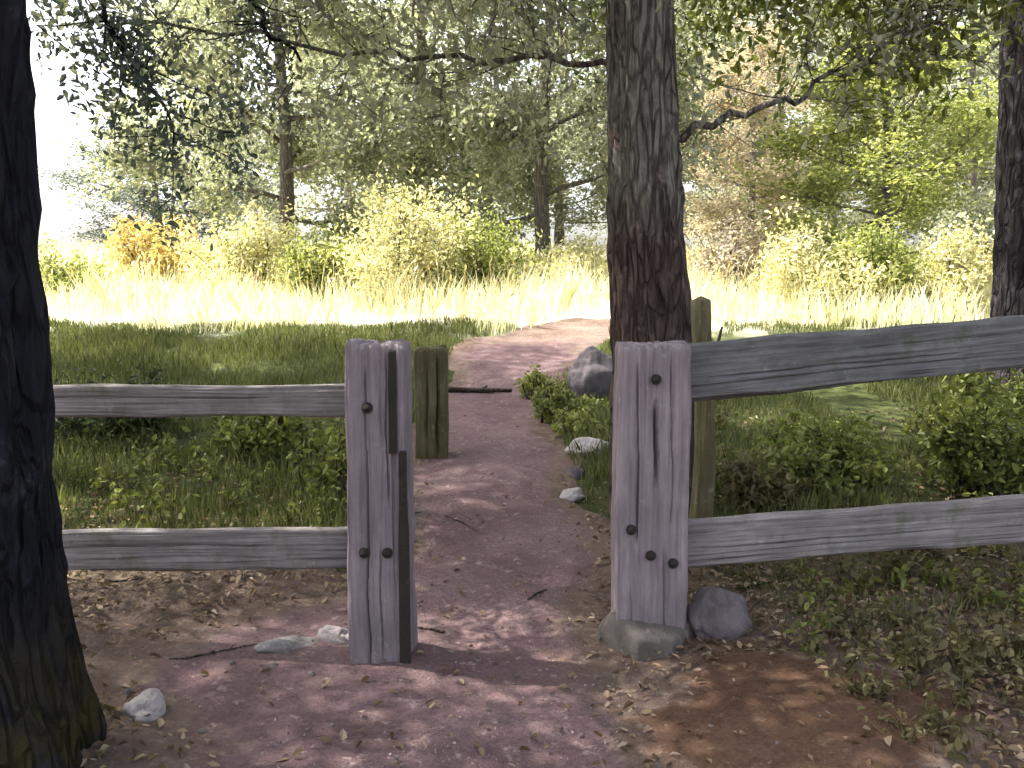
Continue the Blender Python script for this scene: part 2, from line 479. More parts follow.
# ------------------------------------------------------------------ timber
def timber(w_, d_, L, seed, cracks=(), rough=.004, warp=2.2, rings=130, per=260, round_=.011, topcut=.012, taper=0.0):
    q = np.linspace(0, 1, per, endpoint=False)
    tot = 2 * (w_ + d_)
    sdist = q * tot
    px = np.zeros(per); py = np.zeros(per); face = np.zeros(per, int); u = np.zeros(per)
    for i, s in enumerate(sdist):
        if s < w_: px[i], py[i], face[i], u[i] = -w_ / 2 + s, -d_ / 2, 0, s - w_ / 2
        elif s < w_ + d_: t = s - w_; px[i], py[i], face[i], u[i] = w_ / 2, -d_ / 2 + t, 1, t - d_ / 2
        elif s < 2 * w_ + d_: t = s - w_ - d_; px[i], py[i], face[i], u[i] = w_ / 2 - t, d_ / 2, 2, t - w_ / 2
        else: t = s - 2 * w_ - d_; px[i], py[i], face[i], u[i] = -w_ / 2, d_ / 2 - t, 3, t - d_ / 2
    # round the corners
    ex = np.maximum(np.abs(px) - (w_ / 2 - round_), 0); ey = np.maximum(np.abs(py) - (d_ / 2 - round_), 0)
    l = np.hypot(ex, ey); f = np.where(l > round_, round_ / np.maximum(l, 1e-6), 1)
    px = np.sign(px) * (np.minimum(np.abs(px), w_ / 2 - round_) + ex * f)
    py = np.sign(py) * (np.minimum(np.abs(py), d_ / 2 - round_) + ey * f)
    z = np.linspace(0, L, rings)
    Z = z[:, None] + 0 * px[None]
    Xp, Yp = px[None] + 0 * Z, py[None] + 0 * Z
    nx, ny = Xp / (w_ / 2), Yp / (d_ / 2)
    nl = np.maximum(np.hypot(nx, ny), 1e-6)
    g = vnoise(Xp * 90, Yp * 90, Z * 2.2, seed) * .5 + vnoise(Xp * 200, Yp * 200, Z * 5, seed + 1) * .3
    big = fbm(Xp * 5, Yp * 5, Z * 2.5, seed + 2, 3)
    disp = rough * 1.3 * g + rough * warp * big - .006 * np.clip(vnoise(Xp * 40, Yp * 40, Z * 1.3, seed + 9) - .45, 0, 1) * 4 * (rough > .002)
    for (fc, uc, z0, z1, wd, dp) in cracks:
        wob = .006 * vnoise(Z * 5, 0, 0, seed + 7) + uc
        inside = np.clip(1 - np.abs(u[None] - wob) / wd, 0, 1) * (face[None] == fc)
        env = np.clip((Z - z0) / .1, 0, 1) * np.clip((z1 - Z) / .1, 0, 1)
        disp = disp - dp * np.sqrt(inside) * env
    k = 1 + disp / (np.minimum(w_, d_) / 2)
    tp = 1 - taper * Z / L
    for end in (0, 1):
        e = np.clip(1 - (Z if end == 0 else L - Z) / .03, 0, 1)
        k = k * (1 - topcut * 3 * e ** 2)
    Xp, Yp = Xp * k * tp, Yp * k * tp
    Z = Z + (.012 * vnoise(Xp * 20, Yp * 20, 0, seed + 4) + .014 * vnoise(Xp * 70, Yp * 70, 0, seed + 6)) * np.clip((Z - L + .05) / .05, 0, 1)
    V = np.stack([Xp, Yp, Z], -1).reshape(-1, 3)
    F = []
    for i in range(rings - 1):
        for j in range(per):
            n = (j + 1) % per
            F.append((i * per + j, i * per + n, (i + 1) * per + n, (i + 1) * per + j))
    # end caps with two inner rings
    Vs = [V]; base = len(V)
    for end in (0, rings - 1):
        ring = V[end * per:(end + 1) * per]; c = ring.mean(0); prev = np.arange(end * per, (end + 1) * per)
        for s in (.66, .33):
            nr = c + (ring - c) * s; nr[:, 2] += (.006 if end else -.003) + .005 * vnoise(nr[:, 0] * 60, nr[:, 1] * 60, 0, seed)
            Vs.append(nr); cur = np.arange(base, base + per); base += per
            for j in range(per):
                n = (j + 1) % per
                F.append((prev[j], prev[n], cur[n], cur[j]) if end else (prev[n], prev[j], cur[j], cur[n]))
            prev = cur
        Vs.append((c + np.array([0, 0, .004]))[None]); ci = base; base += 1
        for j in range(per):
            n = (j + 1) % per
            F.append((prev[j], prev[n], ci) if end else (prev[n], prev[j], ci))
    return np.concatenate(Vs), F

def along(o, a, b):
    """local Z runs from a to b, local X points up, local Y stays level"""
    a, b = Vector(a), Vector(b)
    z = (b - a).normalized(); x = (Vector((0, 0, 1)) - z * z.z).normalized(); y = z.cross(x)
    m = Matrix((x, y, z)).transposed().to_4x4(); m.translation = a
    o.matrix_local = m

def bolt_mesh():
    g = Geo()
    g.tube([(0, 0, 0), (0, 0, .004), (0, 0, .0045)], [.02, .02, .019], 20)
    g.tube([(0, 0, .004), (0, 0, .014), (0, 0, .017)], [.012, .012, .009], 6)
    return g.build("bolt", M['iron'], False)
BOLT = bolt_mesh()
def bolt(parent, x, y, z):
    o = obj("bolt", BOLT, parent, (x, y, z)); o.rotation_euler = (R(90), 0, 0)
    return o

fenceL = thing("wooden_fence", (-.49, 3.31, 0), "weathered two-rail wooden fence left of the path opening, its square gatepost with a dark strip added for its shaded side", "fence", "wooden fences either side of the opening")
p = obj("post", mesh("post", *timber(.215, .20, 1.50, 11, [(0, -.035, .25, 1.42, .006, .03), (0, .05, .9, 1.5, .004, .02), (0, .015, .3, .8, .004, .014), (1, .02, .4, 1.4, .008, .04)]), M['post']), fenceL, (0, 0, -.3))
p.rotation_euler = (0, 0, R(-4))
for n_, (a, b, hw, s) in enumerate((((-.10, .06, .985), (-2.6, .16, .97), .115, 21), ((-.10, .05, .425), (-2.6, .16, .36), .155, 23))):
    L = (Vector(b) - Vector(a)).length
    r_ = obj("rail", mesh("rail", *timber(hw, .055, L, s, [(0, .02, .3, 1.8, .004, .012), (2, -.02, .2, 1.5, .005, .012)], per=160, rings=160, warp=.5), M['rail']), fenceL)
    along(r_, a, b)
g = Geo()
for (x0, x1, z0, z1) in ((.066, .104, .02, .80), (.044, .07, .80, 1.185)):
    for yy in (0,):
        pass
# dark strip on the gatepost's front inner edge, standing in for its shaded side
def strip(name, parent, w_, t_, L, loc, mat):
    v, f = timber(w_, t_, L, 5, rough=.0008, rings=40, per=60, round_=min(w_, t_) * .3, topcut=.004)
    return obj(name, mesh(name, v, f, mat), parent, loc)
st = strip("shade_strip", fenceL, .034, .012, .80, (.096, -.112, .01), M['iron'])
strip("shade_strip", fenceL, .024, .010, .36, (.062, -.112, .815), M['iron'])
for z_ in (.445, ):
    bolt(fenceL, -.05, -.102, z_); bolt(fenceL, .035, -.104, z_)
bolt(fenceL, -.03, -.102, .98)
pe = obj("post", mesh("post", *timber(.20, .20, 1.5, 12, rings=60, per=120), M['post']), fenceL, (-2.68, .16, -.3))

fenceR = thing("wooden_fence", (.535, 3.45, 0), "weathered two-rail wooden fence right of the path opening, its thick cracked gatepost in concrete", "fence", "wooden fences either side of the opening")
obj("post", mesh("post", *timber(.275, .24, 1.49, 41, [(0, .005, .95, 1.3, .010, .06), (0, -.07, .72, 1.46, .006, .03), (0, .07, .8, 1.47, .005, .022), (0, .045, .2, .75, .005, .018), (0, -.09, .2, .6, .004, .012), (1, 0, .3, 1.3, .01, .05)], taper=.05), M['post']), fenceR, (0, 0, -.3))
for n_, (a, b, hw, s) in enumerate((((.12, .03, 1.075), (2.4, .42, 1.25), .215, 51), ((.12, .03, .40), (2.4, .42, .455), .185, 53))):
    L = (Vector(b) - Vector(a)).length
    r_ = obj("rail", mesh("rail", *timber(hw, .06, L, s, [(0, .03, .3, 1.9, .004, .014), (2, .02, .1, 1.2, .005, .014), (2, -.05, .7, 2.1, .004, .012)], per=170, rings=160, warp=.5), M['rail' if n_ else 'rail_damp']), fenceR)
    along(r_, a, b)
bolt(fenceR, -.01, -.127, .40); bolt(fenceR, .075, -.127, .37); bolt(fenceR, -.085, -.127, .50)
bolt(fenceR, .0, -.124, 1.07)
obj("post", mesh("post", *timber(.22, .20, 1.6, 42, rings=60, per=120), M['post']), fenceR, (2.48, .42, -.3))

def lump(rx, ry, rz, seed, amp=.22, n=40, flat=.0, sq=2.0):
    th = np.linspace(0, np.pi, n); ph = np.linspace(0, 2 * np.pi, n * 2, endpoint=False)
    T, Ph = np.meshgrid(th, ph, indexing='ij')
    x, y, z = np.sin(T) * np.cos(Ph), np.sin(T) * np.sin(Ph), np.cos(T)
    nrm = (np.abs(x) ** sq + np.abs(y) ** sq + np.abs(z) ** sq) ** (1 / sq)
    x, y, z = x / nrm, y / nrm, z / nrm
    d = 1 + amp * fbm(x * 1.4, y * 1.4, z * 1.4, seed, 4)
    # facets
    rng = np.random.default_rng(seed)
    for _ in range(11):
        nv = rng.normal(size=3); nv /= np.linalg.norm(nv)
        dot = (x * nv[0] + y * nv[1] + z * nv[2]) * d
        lim = rng.uniform(.72, .92)
        d = np.where(dot > lim, d * (lim + (dot - lim) * .25) / np.maximum(dot, 1e-6), d)
    V = np.stack([x * d * rx, y * d * ry, z * d * rz], -1).reshape(-1, 3)
    m = n * 2; F = []
    for i in range(n - 1):
        for j in range(m):
            k = (j + 1) % m
            F.append((i * m + j, (i + 1) * m + j, (i + 1) * m + k, i * m + k))
    return V, F
v, f = lump(.215, .20, .20, 77, .10, 56, sq=3.2)
obj("footing", mesh("footing", v, f, M['concrete']), fenceR, (.0, -.01, -.02))

# ------------------------------------------------------------------ stones
def stone(label, x, y, rx, ry, rz, mat, seed, sink=.36, group=None, amp=.22):
    v, f = lump(rx, ry, rz, seed, amp * 1.35, 44)
    o = obj("stone", mesh("stone", v, f, M[mat]), None, (x, y, H(x, y) + rz * (1 - sink * 2)))
    o.rotation_euler = (0, 0, seed)
    return tag(o, label, "stone", group)
stone("dark purple grey boulder at the foot of the right gatepost", .80, 3.42, .125, .12, .15, 'stone_d', 4)
stone("large grey mauve boulder on the far right side of the path beyond the opening", .72, 8.0, .28, .26, .30, 'stone_d', 5)
stone("bright white stone at the right edge of the path past the opening", .53, 6.2, .15, .12, .10, 'stone_w', 6)
stone("small pale stone on the path just nearer than the bright white one", .36, 5.35, .085, .07, .045, 'stone_w', 7)
stone("dark brown stone lying between the two pale stones past the opening", .42, 5.75, .06, .06, .06, 'stone_d', 17)
stone("white stone lying on bare dirt near the mossy foot of the left tree", -1.20, 2.82, .085, .065, .06, 'stone_w', 8)
stone("pale angular stone standing in for a sun fleck just left of the left gatepost", -.69, 3.42, .075, .05, .05, 'stone_w', 9)  # pale lump added where a sun fleck falls on the dirt
stone("low flat pinkish stone standing in for a sun fleck, left of the angular pale one beside the left gatepost", -.88, 3.36, .12, .06, .03, 'stone_g', 10)  # flat lump added for the neighbouring sun fleck
rng = np.random.default_rng(77)
M['peb'] = stone_mat('pebble_grey', (.17, .13, .125), (.27, .22, .21), (.36, .31, .3))
peb = [mesh("pebble", *lump(1, .8, .6, 100 + i, .3, 12), M['stone_g' if i % 3 == 0 else 'peb']) for i in range(6)]
for i in range(150):
    y = rng.uniform(2.2, 6.5); x = np.interp(y, PY, PX) + rng.uniform(-1, 1) * np.interp(y, PY, PW) * .55
    if i % 3 == 0: x, y = rng.uniform(-1.9, 1.9), rng.uniform(2.4, 3.3)
    s = rng.uniform(.004, .011) if i % 12 else rng.uniform(.014, .02)
    if min(math.hypot(x + .49, y - 3.31), math.hypot(x - .53, y - 3.45)) < .22: continue
    o = obj("pebble", peb[i % 6], None, (x, y, H(x, y) + .012 + s * .2)); o.scale = (s, s, s); o.rotation_euler = (0, 0, rng.uniform(0, 6))
    tag(o, "little grey pebble scattered on the trodden dirt", "pebble", "pebbles on the dirt path")

# ------------------------------------------------------------------ trees
def trunk_mesh(name, spine, radii, mat, seed, seg=110, step=.02, ridge=.10, lobes=5, flare=.25, zmax=None):
    sp = np.asarray(spine, float); rd = np.asarray(radii, float)
    zz = np.concatenate([np.arange(sp[0, 2], min(4.2, sp[-1, 2]), step), np.arange(min(4.2, sp[-1, 2]), sp[-1, 2], .12), [sp[-1, 2]]])
    cx, cy, rr = (np.interp(zz, sp[:, 2], k) for k in (sp[:, 0], sp[:, 1], rd))
    ker = np.ones(9) / 9
    sm = lambda a: np.convolve(np.pad(a, 4, 'edge'), ker, 'valid')
    cx, cy, rr = sm(cx), sm(cy), sm(rr)
    a = np.linspace(0, 2 * np.pi, seg, endpoint=False)
    A, Z = np.meshgrid(a, zz); r0 = rr[:, None]
    ca, sa = np.cos(A), np.sin(A)
    wx = .25 * vnoise(ca * 2, sa * 2, Z * 2.2, seed)
    n1 = vnoise(ca * 5 + wx, sa * 5, Z * 2.6 + wx * 4, seed + 1)
    n2 = vnoise(ca * 10 + wx, sa * 10, Z * 6, seed + 2)
    n3 = vnoise(ca * 3, sa * 3, Z * 1.2, seed + 3)
    rid = (1 - 2 * np.abs(n1)) * .6 + (1 - 2 * np.abs(n2)) * .3 + n3 * .5
    fl = flare * np.exp(-(Z - H(sp[0, 0], sp[0, 1])).clip(0) / .2) * (.55 + .6 * np.cos(A * lobes + seed + n3 * 1.5).clip(-.6, 1))
    r = r0 * (1 + ridge * rid + fl)
    V = np.stack([cx[:, None] + r * ca, cy[:, None] + r * sa, Z], -1).reshape(-1, 3)
    V[:, :2] -= sp[0, :2]; V[:, 2] -= sp[0, 2] + .0
    F = gridfaces(len(zz), seg + 1) if False else None
    i = np.arange(len(zz) - 1)[:, None] * seg; j = np.arange(seg)[None]; k = (np.arange(seg) + 1)[None] % seg
    F = np.stack([i + j, i + k, i + seg + k, i + seg + j], -1).reshape(-1, 4)
    return mesh(name, V, F, mat)

def grow(start, dirv, length, r0, rng, n=8, wander=.22, lift=.02):
    pts = [np.array(start, float)]; d = np.array(dirv, float); d /= np.linalg.norm(d)
    for i in range(n):
        d = d + rng.normal(size=3) * wander * .5; d[2] += lift; d /= np.linalg.norm(d)
        pts.append(pts[-1] + d * length / n)
    return np.array(pts), np.linspace(r0, r0 * .25, n + 1)

def crown(trunk_top, base_z, top_z, rad, n_leaves, rng, nlimb=16, profile='round', r0=.05, spread=.3, seg=5):
    """limbs, branches and twigs that start at the trunk axis (a function of z) and leaf points round the twigs"""
    G = Geo(); tips = []
    for i in range(nlimb):
        f = (i + rng.uniform(0, .8)) / nlimb
        z = base_z + (top_z - base_z) * f * .92
        prof = {'round': math.sin(math.pi * min(1, .22 + .74 * f)) ** .8, 'cone': 1 - .85 * f, 'open': .55 + .45 * math.sin(math.pi * f)}[profile]
        az = i * 2.4 + rng.uniform(-.5, .5)
        el = -.05 + .9 * f + rng.uniform(-.15, .2)
        ln = rad * prof * rng.uniform(.72, 1.15)
        d = (math.cos(az) * math.cos(el), math.sin(az) * math.cos(el), math.sin(el))
        c = trunk_top(z)
        rr = r0 * (1 - .7 * f)
        pts, rd = grow((c[0], c[1], z), d, ln, rr, rng)
        G.tube(pts, rd, seg)
        for b in range(6):
            k = rng.integers(2, len(pts))
            dd = pts[k] - pts[k - 1]; dd /= np.linalg.norm(dd); dd = dd + rng.normal(size=3) * .7; dd[2] += .1
            p2, r2 = grow(pts[k], dd, ln * rng.uniform(.28, .5), rd[k] * .6, rng, 5)
            G.tube(p2, r2, 4)
            for t in range(4):
                k2 = rng.integers(1, len(p2))
                d3 = rng.normal(size=3); d3[2] += .05
                p3, r3 = grow(p2[k2], d3, rad * rng.uniform(.12, .26), max(.004, r2[k2] * .5), rng, 3)
                G.tube(p3, r3, 3)
                tips += [p3[1], p3[2], p3[3]]
        tips += [pts[-1], pts[-2]]
    tips = np.array(tips)
    keep = rng.random(len(tips)) < .8
    tips = tips[keep]
    wgt = rng.uniform(.3, 1.7, len(tips)); wgt /= wgt.sum()
    idx = rng.choice(len(tips), n_leaves, p=wgt)
    P = tips[idx] + rng.normal(size=(n_leaves, 3)) * spread * rng.uniform(.35, 1, (n_leaves, 1)) * np.array([1, 1, .75])
    return G, P

# --- big canopy trees near the fence (their crowns hang above the frame and shade the foreground)
rng = np.random.default_rng(5)
def near_tree(name, label, x, y, spine, radii, mat, leafmat, seed, base_z, top_z, rad, nl, size, limbs=(), ridge=.10, flare=.25, crown_me=None, seg=110, turn=0):
    rng = np.random.default_rng(seed)
    z0 = H(x, y) - .30
    sp = [(sx, sy, sz) for sx, sy, sz in spine]; sp[0] = (sp[0][0], sp[0][1], z0)
    t = thing(name, (sp[0][0], sp[0][1], z0), label, "tree")
    obj("trunk", trunk_mesh("trunk", sp, radii, mat, seed, seg=seg, ridge=ridge, flare=flare), t)
    spa = np.array(sp)
    def axisf(z):
        return (np.interp(z, spa[:, 2] - z0, spa[:, 0]) - spa[0, 0], np.interp(z, spa[:, 2] - z0, spa[:, 1]) - spa[0, 1])
    if crown_me is None:
        G, P = crown(axisf, base_z, top_z, rad, nl, rng, 18, 'round', .07, .34)
        bm_ = G.build("branches", M['twig'])
        lv, lf = leaves(P, size, rng, .55, .25, .6)
        crown_me = (bm_, mesh("crown", lv, lf, leafmat, False))
    for nm_, me_ in zip(("branches", "crown"), crown_me):
        obj(nm_, me_, t).rotation_euler = (0, 0, R(turn))
    for li, (pts, r0, r1, nleaf, lsize, sig, lm, droop) in enumerate(limbs):
        G = Geo(); P = np.array(pts, float) - np.array([sp[0][0], sp[0][1], z0])
        tt = np.linspace(0, 1, len(P)); u = np.linspace(0, 1, 22)
        C = np.stack([np.interp(u, tt, P[:, k]) for k in range(3)], 1)
        for _ in range(3): C[1:-1] = (C[:-2] + C[1:-1] * 2 + C[2:]) / 4
        C[1:] += .02 * rng.normal(size=(21, 3))
        G.tube(C, np.linspace(r0, r1, 22), 8, .2, seed)
        tips = []
        for b in range(26):
            k = rng.integers(5, 22)
            d = (C[k] - C[k - 1]); d = d / np.linalg.norm(d) * .6 + rng.normal(size=3) * .6; d[2] -= droop
            p2, r2 = grow(C[k], d, rng.uniform(.3, .7) * (.7 if lm == 'lf_blue' else 1), max(.005, r1 * .6), rng, 6, .25, -.03 * droop)
            G.tube(p2, r2, 4); tips += list(p2[2:])
            for q in range(2):
                k2 = rng.integers(2, 7); d3 = rng.normal(size=3); d3[2] -= droop
                p3, r3 = grow(p2[k2], d3, rng.uniform(.15, .35), .004, rng, 4)
                G.tube(p3, r3, 3); tips += list(p3[1:])
        lo = obj("limb", G.build("limb", mat), t)
        if nleaf:
            tips = np.array(tips); Q = tips[rng.choice(len(tips), nleaf)] + rng.normal(size=(nleaf, 3)) * sig
            lv, lf = fine_leaves(Q, lsize, rng, .46, .2, .3, droop)
            obj("foliage", mesh("foliage", lv, lf, M[lm], False), lo)
    return t, crown_me

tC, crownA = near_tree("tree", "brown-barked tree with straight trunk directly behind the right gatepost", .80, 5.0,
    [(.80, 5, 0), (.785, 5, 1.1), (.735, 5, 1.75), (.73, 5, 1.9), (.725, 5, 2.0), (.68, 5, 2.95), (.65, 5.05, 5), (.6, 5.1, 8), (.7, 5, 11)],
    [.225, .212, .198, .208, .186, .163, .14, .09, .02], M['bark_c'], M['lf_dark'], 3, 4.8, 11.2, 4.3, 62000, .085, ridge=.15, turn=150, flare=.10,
    limbs=[
        ([(.68, 5, 2.62), (.2, 5.05, 2.63), (-.5, 5.1, 2.66), (-1.2, 5.2, 2.76), (-2.2, 5.3, 2.95)], .020, .007, 1300, .06, .07, 'lf_mid', .3),
        ([(.75, 5, 2.12), (1.05, 5.02, 2.3), (1.5, 5.1, 2.42), (1.9, 5.2, 2.62), (2.5, 5.3, 3.0)], .026, .008, 500, .06, .08, 'lf_mid', .3),
        ([(.68, 5, 3.3), (1.2, 5.2, 3.35), (1.8, 5.4, 3.2), (2.2, 5.5, 3.1), (2.5, 5.5, 3.05)], .03, .01, 2800, .065, .12, 'lf_moss', .5),
([(.67, 5, 3.3), (.45, 4.95, 3.3), (.2, 4.9, 3.2), (-.1, 4.9, 3.1)], .03, .01, 700, .06, .12, 'lf_mid', .8),
    ])
tL, crownB = near_tree("tree", "blue-black tree trunk with mossy flared foot at the left edge of the photo", -1.56, 2.4,
    [(-1.57, 2.4, 0), (-1.585, 2.38, .7), (-1.585, 2.35, 1.5), (-1.56, 2.3, 4), (-1.5, 2.3, 8), (-1.4, 2.3, 10)],
    [.315, .30, .296, .275, .12, .02], M['bark_l'], M['lf_dark'], 9, 4.4, 10.2, 3.9, 52000, .085,
    limbs=[
        ([(-1.55, 2.4, 3.2), (-1.75, 3.2, 3.25), (-1.95, 3.9, 2.95), (-1.85, 4.3, 2.6), (-1.65, 4.55, 2.2)], .024, .006, 3000, .042, .06, 'lf_blue', .3),
        ([(-1.55, 2.4, 3.5), (-1.5, 3.3, 3.5), (-1.45, 4.2, 3.2), (-1.35, 4.9, 2.85), (-1.2, 5.2, 2.7)], .03, .008, 1300, .042, .06, 'lf_blue', .1),
    ], flare=.20, ridge=.13, seg=200, turn=210)
tR, _ = near_tree("tree", "grey brown tree trunk at the right edge of the photo behind the fence rail", 4.1, 7.0,
    [(4.1, 7, 0), (4.1, 7, 1.5), (4.05, 7, 3.2), (4.0, 7, 6), (3.9, 7.1, 10)], [.34, .33, .31, .2, .03], M['bark_r'], M['lf_dark'], 15, 4.8, 11, 4.2, 0, .085, crown_me=crownA, seg=90)
near_tree("tree", "shade tree standing left of the view beyond the left fence", -6.3, 6.3,
    [(-6.3, 6.3, 0), (-6.25, 6.3, 4), (-6.2, 6.4, 10)], [.3, .24, .03], M['bark_r'], M['lf_dark'], 19, 4.8, 11, 4.2, 0, .085, crown_me=crownA, seg=60, turn=90)
near_tree("tree", "shade tree at the left corner of the meadow", -6.6, 9.6,
    [(-6.6, 9.6, 0), (-6.6, 9.6, 4), (-6.5, 9.6, 10)], [.3, .24, .03], M['bark_r'], M['lf_dark'], 21, 4.8, 11, 4.2, 0, .085, crown_me=crownB, seg=60, turn=315)
near_tree("tree", "shade tree well left of the near fence", -8.5, 1.8,
    [(-8.5, 1.8, 0), (-8.5, 1.8, 4), (-8.4, 1.8, 10)], [.3, .24, .03], M['bark_r'], M['lf_dark'], 22, 4.8, 11, 4.2, 0, .085, crown_me=crownB, seg=60, turn=105)

# --- far trees beyond the meadow
def far_protos():
    out = []
    for s, (bz, tz, rad, nl, prof, size, spread) in enumerate(((1.35, 10.5, 3.6, 42000, 'round', .13, .42), (1.3, 12, 3.5, 40000, 'open', .13, .38), (1.2, 8.5, 3.4, 28000, 'round', .13, .34))):
        rng = np.random.default_rng(200 + s)
        G, P = crown(lambda z: (0, 0), bz, tz, rad, nl, rng, 18, prof, .07, spread)
        g = Geo(); zz = np.linspace(-.3, tz * .97, 16)
        g.tube(np.stack([.12 * np.sin(zz * .6 + s), .1 * np.cos(zz * .5), zz], 1) - np.array([0, .1, 0]), np.linspace(.2, .02, 16), 12, .12, s)
        g.V += [v for v in G.V]; off = g.n
        g.F += [tuple(i + off for i in f) for f in G.F]; g.n += G.n
        tm = g.build("trunk", M['bark_f'])
        lv, lf = leaves(P, size, rng, .6, .25, .4)
        out.append((tm, lv, lf))
    return out
FP = far_protos(); _cache = {}
def far_tree(label, px, Y_, proto, mat, sc_, rz, group=None):
    x = (px - 512) / 900 * Y_
    t = thing("tree", (x, Y_, H(x, Y_) - .05), label, "tree", group, rz)
    t.scale = sc_
    tm, lv, lf = FP[proto]
    if (proto, mat) not in _cache: _cache[(proto, mat)] = mesh("crown", lv, lf, M[mat], False)
    obj("trunk", tm, t); obj("crown", _cache[(proto, mat)], t)
grp = "trees beyond the sunny meadow"
far_tree("grey green tree left of centre beyond the meadow, dense rounded crown", 285, 20, 0, 'lf_mid', (1, 1, .95), .4, grp)
far_tree("tall grey green tree beyond the meadow, straight above the left gatepost", 415, 24, 1, 'lf_mid', (1.1, 1.1, 1), 1.9, grp)
far_tree("leafy grey green tree just left of the central trunk beyond the meadow", 545, 19, 0, 'lf_mid', (.95, .95, 1), 2.8, grp)
far_tree("sparse pinkish dry tree to the right of the central trunk", 745, 24, 1, 'lf_pink', (.7, .7, .45), .9, grp)
far_tree("grey green tree rising behind the pinkish dry tree", 770, 30, 1, 'lf_mid', (1.1, 1.1, 1.05), 2.6, grp)
far_tree("bright yellow green small tree in full sun at the right", 880, 16.5, 2, 'lf_yel', (.80, .80, .50), 3.3, grp)
far_tree("tall dark green tree at the right behind the bright yellow green one", 965, 24, 0, 'lf_mid', (1.0, 1.0, 1.05), 4.2, grp)
far_tree("low bluish tree far off at the left under the open sky", 165, 34, 2, 'lf_blue', (1, 1, .55), 5.0, grp)
far_tree("distant tree between the central trunk and the pinkish tree", 665, 34, 0, 'lf_mid', (1.1, 1.1, 1.1), 5.5, grp)
far_tree("distant tree seen low between the two left of centre trees", 350, 36, 2, 'lf_mid', (1.2, 1.2, 1.0), 1.1, grp)
far_tree("distant tall tree behind the gap left of the central trunk", 490, 38, 1, 'lf_mid', (1.2, 1.2, 1.1), 2.2, grp)
far_tree("distant tree behind the pinkish tree at the right", 830, 38, 0, 'lf_mid', (1.1, 1.1, 1), 3.0, grp)
far_tree("distant tree at the far right between trunk and yellow green tree", 1010, 36, 2, 'lf_mid', (1.2, 1.2, 1.1), .2, grp)

for lab, px, yy, pr, mt, scl, rz in (
    ("low round distant tree at the left end of the far tree line", 225, 42, 2, 'lf_mid', (1.2, 1.2, .75), .3),
    ("low distant tree in the far line behind the golden shrub", 420, 40, 2, 'lf_mid', (1.3, 1.3, .8), 2.3),
    ("low distant tree in the far line left of the central trunk", 560, 42, 2, 'lf_mid', (1.4, 1.4, .8), 4.3),
    ("low distant tree in the far line right of the central trunk", 715, 42, 2, 'lf_pink', (1.3, 1.3, .7), 5.3),
    ("low distant tree in the far line behind the small bright tree", 870, 42, 2, 'lf_mid', (1.4, 1.4, .8), 1.0),
    ("low distant tree in the far line near the right edge", 945, 40, 2, 'lf_yel', (1.3, 1.3, .7), 3.8)):
    far_tree(lab, px, yy, pr, mt, scl, rz, grp)

# --- shrubs
def shrub(label, x, y, rx, rz, nl, size, mat, seed, cat="shrub", group=None, name="shrub"):
    rng = np.random.default_rng(seed)
    z0 = H(x, y) - .03
    t = thing(name, (x, y, z0), label, cat, group)
    G = Geo(); tips = []
    for i in range(16):
        az = i * 2.4 + rng.uniform(-.4, .4); el = rng.uniform(.35, 1.45)
        ln = rng.uniform(.7, 1.1)
        d = np.array([math.cos(az) * math.cos(el) * rx, math.sin(az) * math.cos(el) * rx, math.sin(el) * rz])
        L_ = np.linalg.norm(d) * ln
        p, r = grow((rng.normal() * .06, rng.normal() * .06, 0), d, L_, .012 + .006 * rz, rng, 7)
        G.tube(p, r, 5); tips += list(p[3:])
        for b in range(5):
            k = rng.integers(2, 8); dd = d / np.linalg.norm(d) + rng.normal(size=3) * .7
            p2, r2 = grow(p[k], dd, L_ * rng.uniform(.2, .4), .006, rng, 4)
            G.tube(p2, r2, 3); tips += list(p2[1:])
    obj("stems", G.build("stems", M['twig']), t)
    tips = np.array(tips)
    wgt = rng.uniform(.1, 1, len(tips)); wgt /= wgt.sum()
    P = tips[rng.choice(len(tips), nl, p=wgt)] + rng.normal(size=(nl, 3)) * .09 * max(rx, rz)
    P[:, 2] = np.abs(P[:, 2])
    lv, lf = (fine_leaves if y < 10 else leaves)(P, size, rng, .5, .25, .4)
    obj("foliage", mesh("foliage", lv, lf, M[mat], False), t)
    return t
def sx(px, Y_): return (px - 512) / 900 * Y_
sg = "sunlit shrubs along the meadow"
shrub("rusty orange leaved shrub in the sun at the left", sx(150, 17), 17, 1.15, 1.2, 5500, .085, 'lf_org', 301, group=sg)
shrub("yellow shrub right of the rusty orange one", sx(250, 16), 16, 1.2, 1.4, 5500, .085, 'lf_gold', 302, group=sg)
shrub("yellow green shrub at far left beside the dark trunk", sx(70, 15), 15, .7, .9, 3500, .08, 'lf_yel', 303, group=sg)
shrub("big pale golden shrub glowing above the left gatepost", sx(395, 15), 15, 1.2, 2.0, 8500, .085, 'lf_gold', 304, group=sg)
shrub("yellow green shrub between the golden shrub and the central trunk", sx(480, 15.5), 15.5, .95, 1.5, 5500, .085, 'lf_yel', 305, group=sg)
shrub("olive yellow shrub left of the golden shrub", sx(315, 15), 15, .8, 1.2, 4500, .085, 'lf_yel', 306, group=sg)
shrub("pale golden shrub hidden partly by the central trunk", sx(575, 17), 17, 1.0, 1.1, 4500, .085, 'lf_gold', 307, group=sg)
shrub("pale dry shrub just right of the central trunk", sx(725, 15), 15, .75, 1.4, 4500, .085, 'lf_pink', 308, group=sg)
shrub("golden yellow shrub right of the pale dry one", sx(800, 13.5), 13.5, .9, 1.2, 5500, .085, 'lf_gold', 309, group=sg)
shrub("yellow green rounded shrub in front of the small bright tree", sx(880, 13.5), 13.5, .9, 1.2, 6000, .085, 'lf_yel', 310, group=sg)
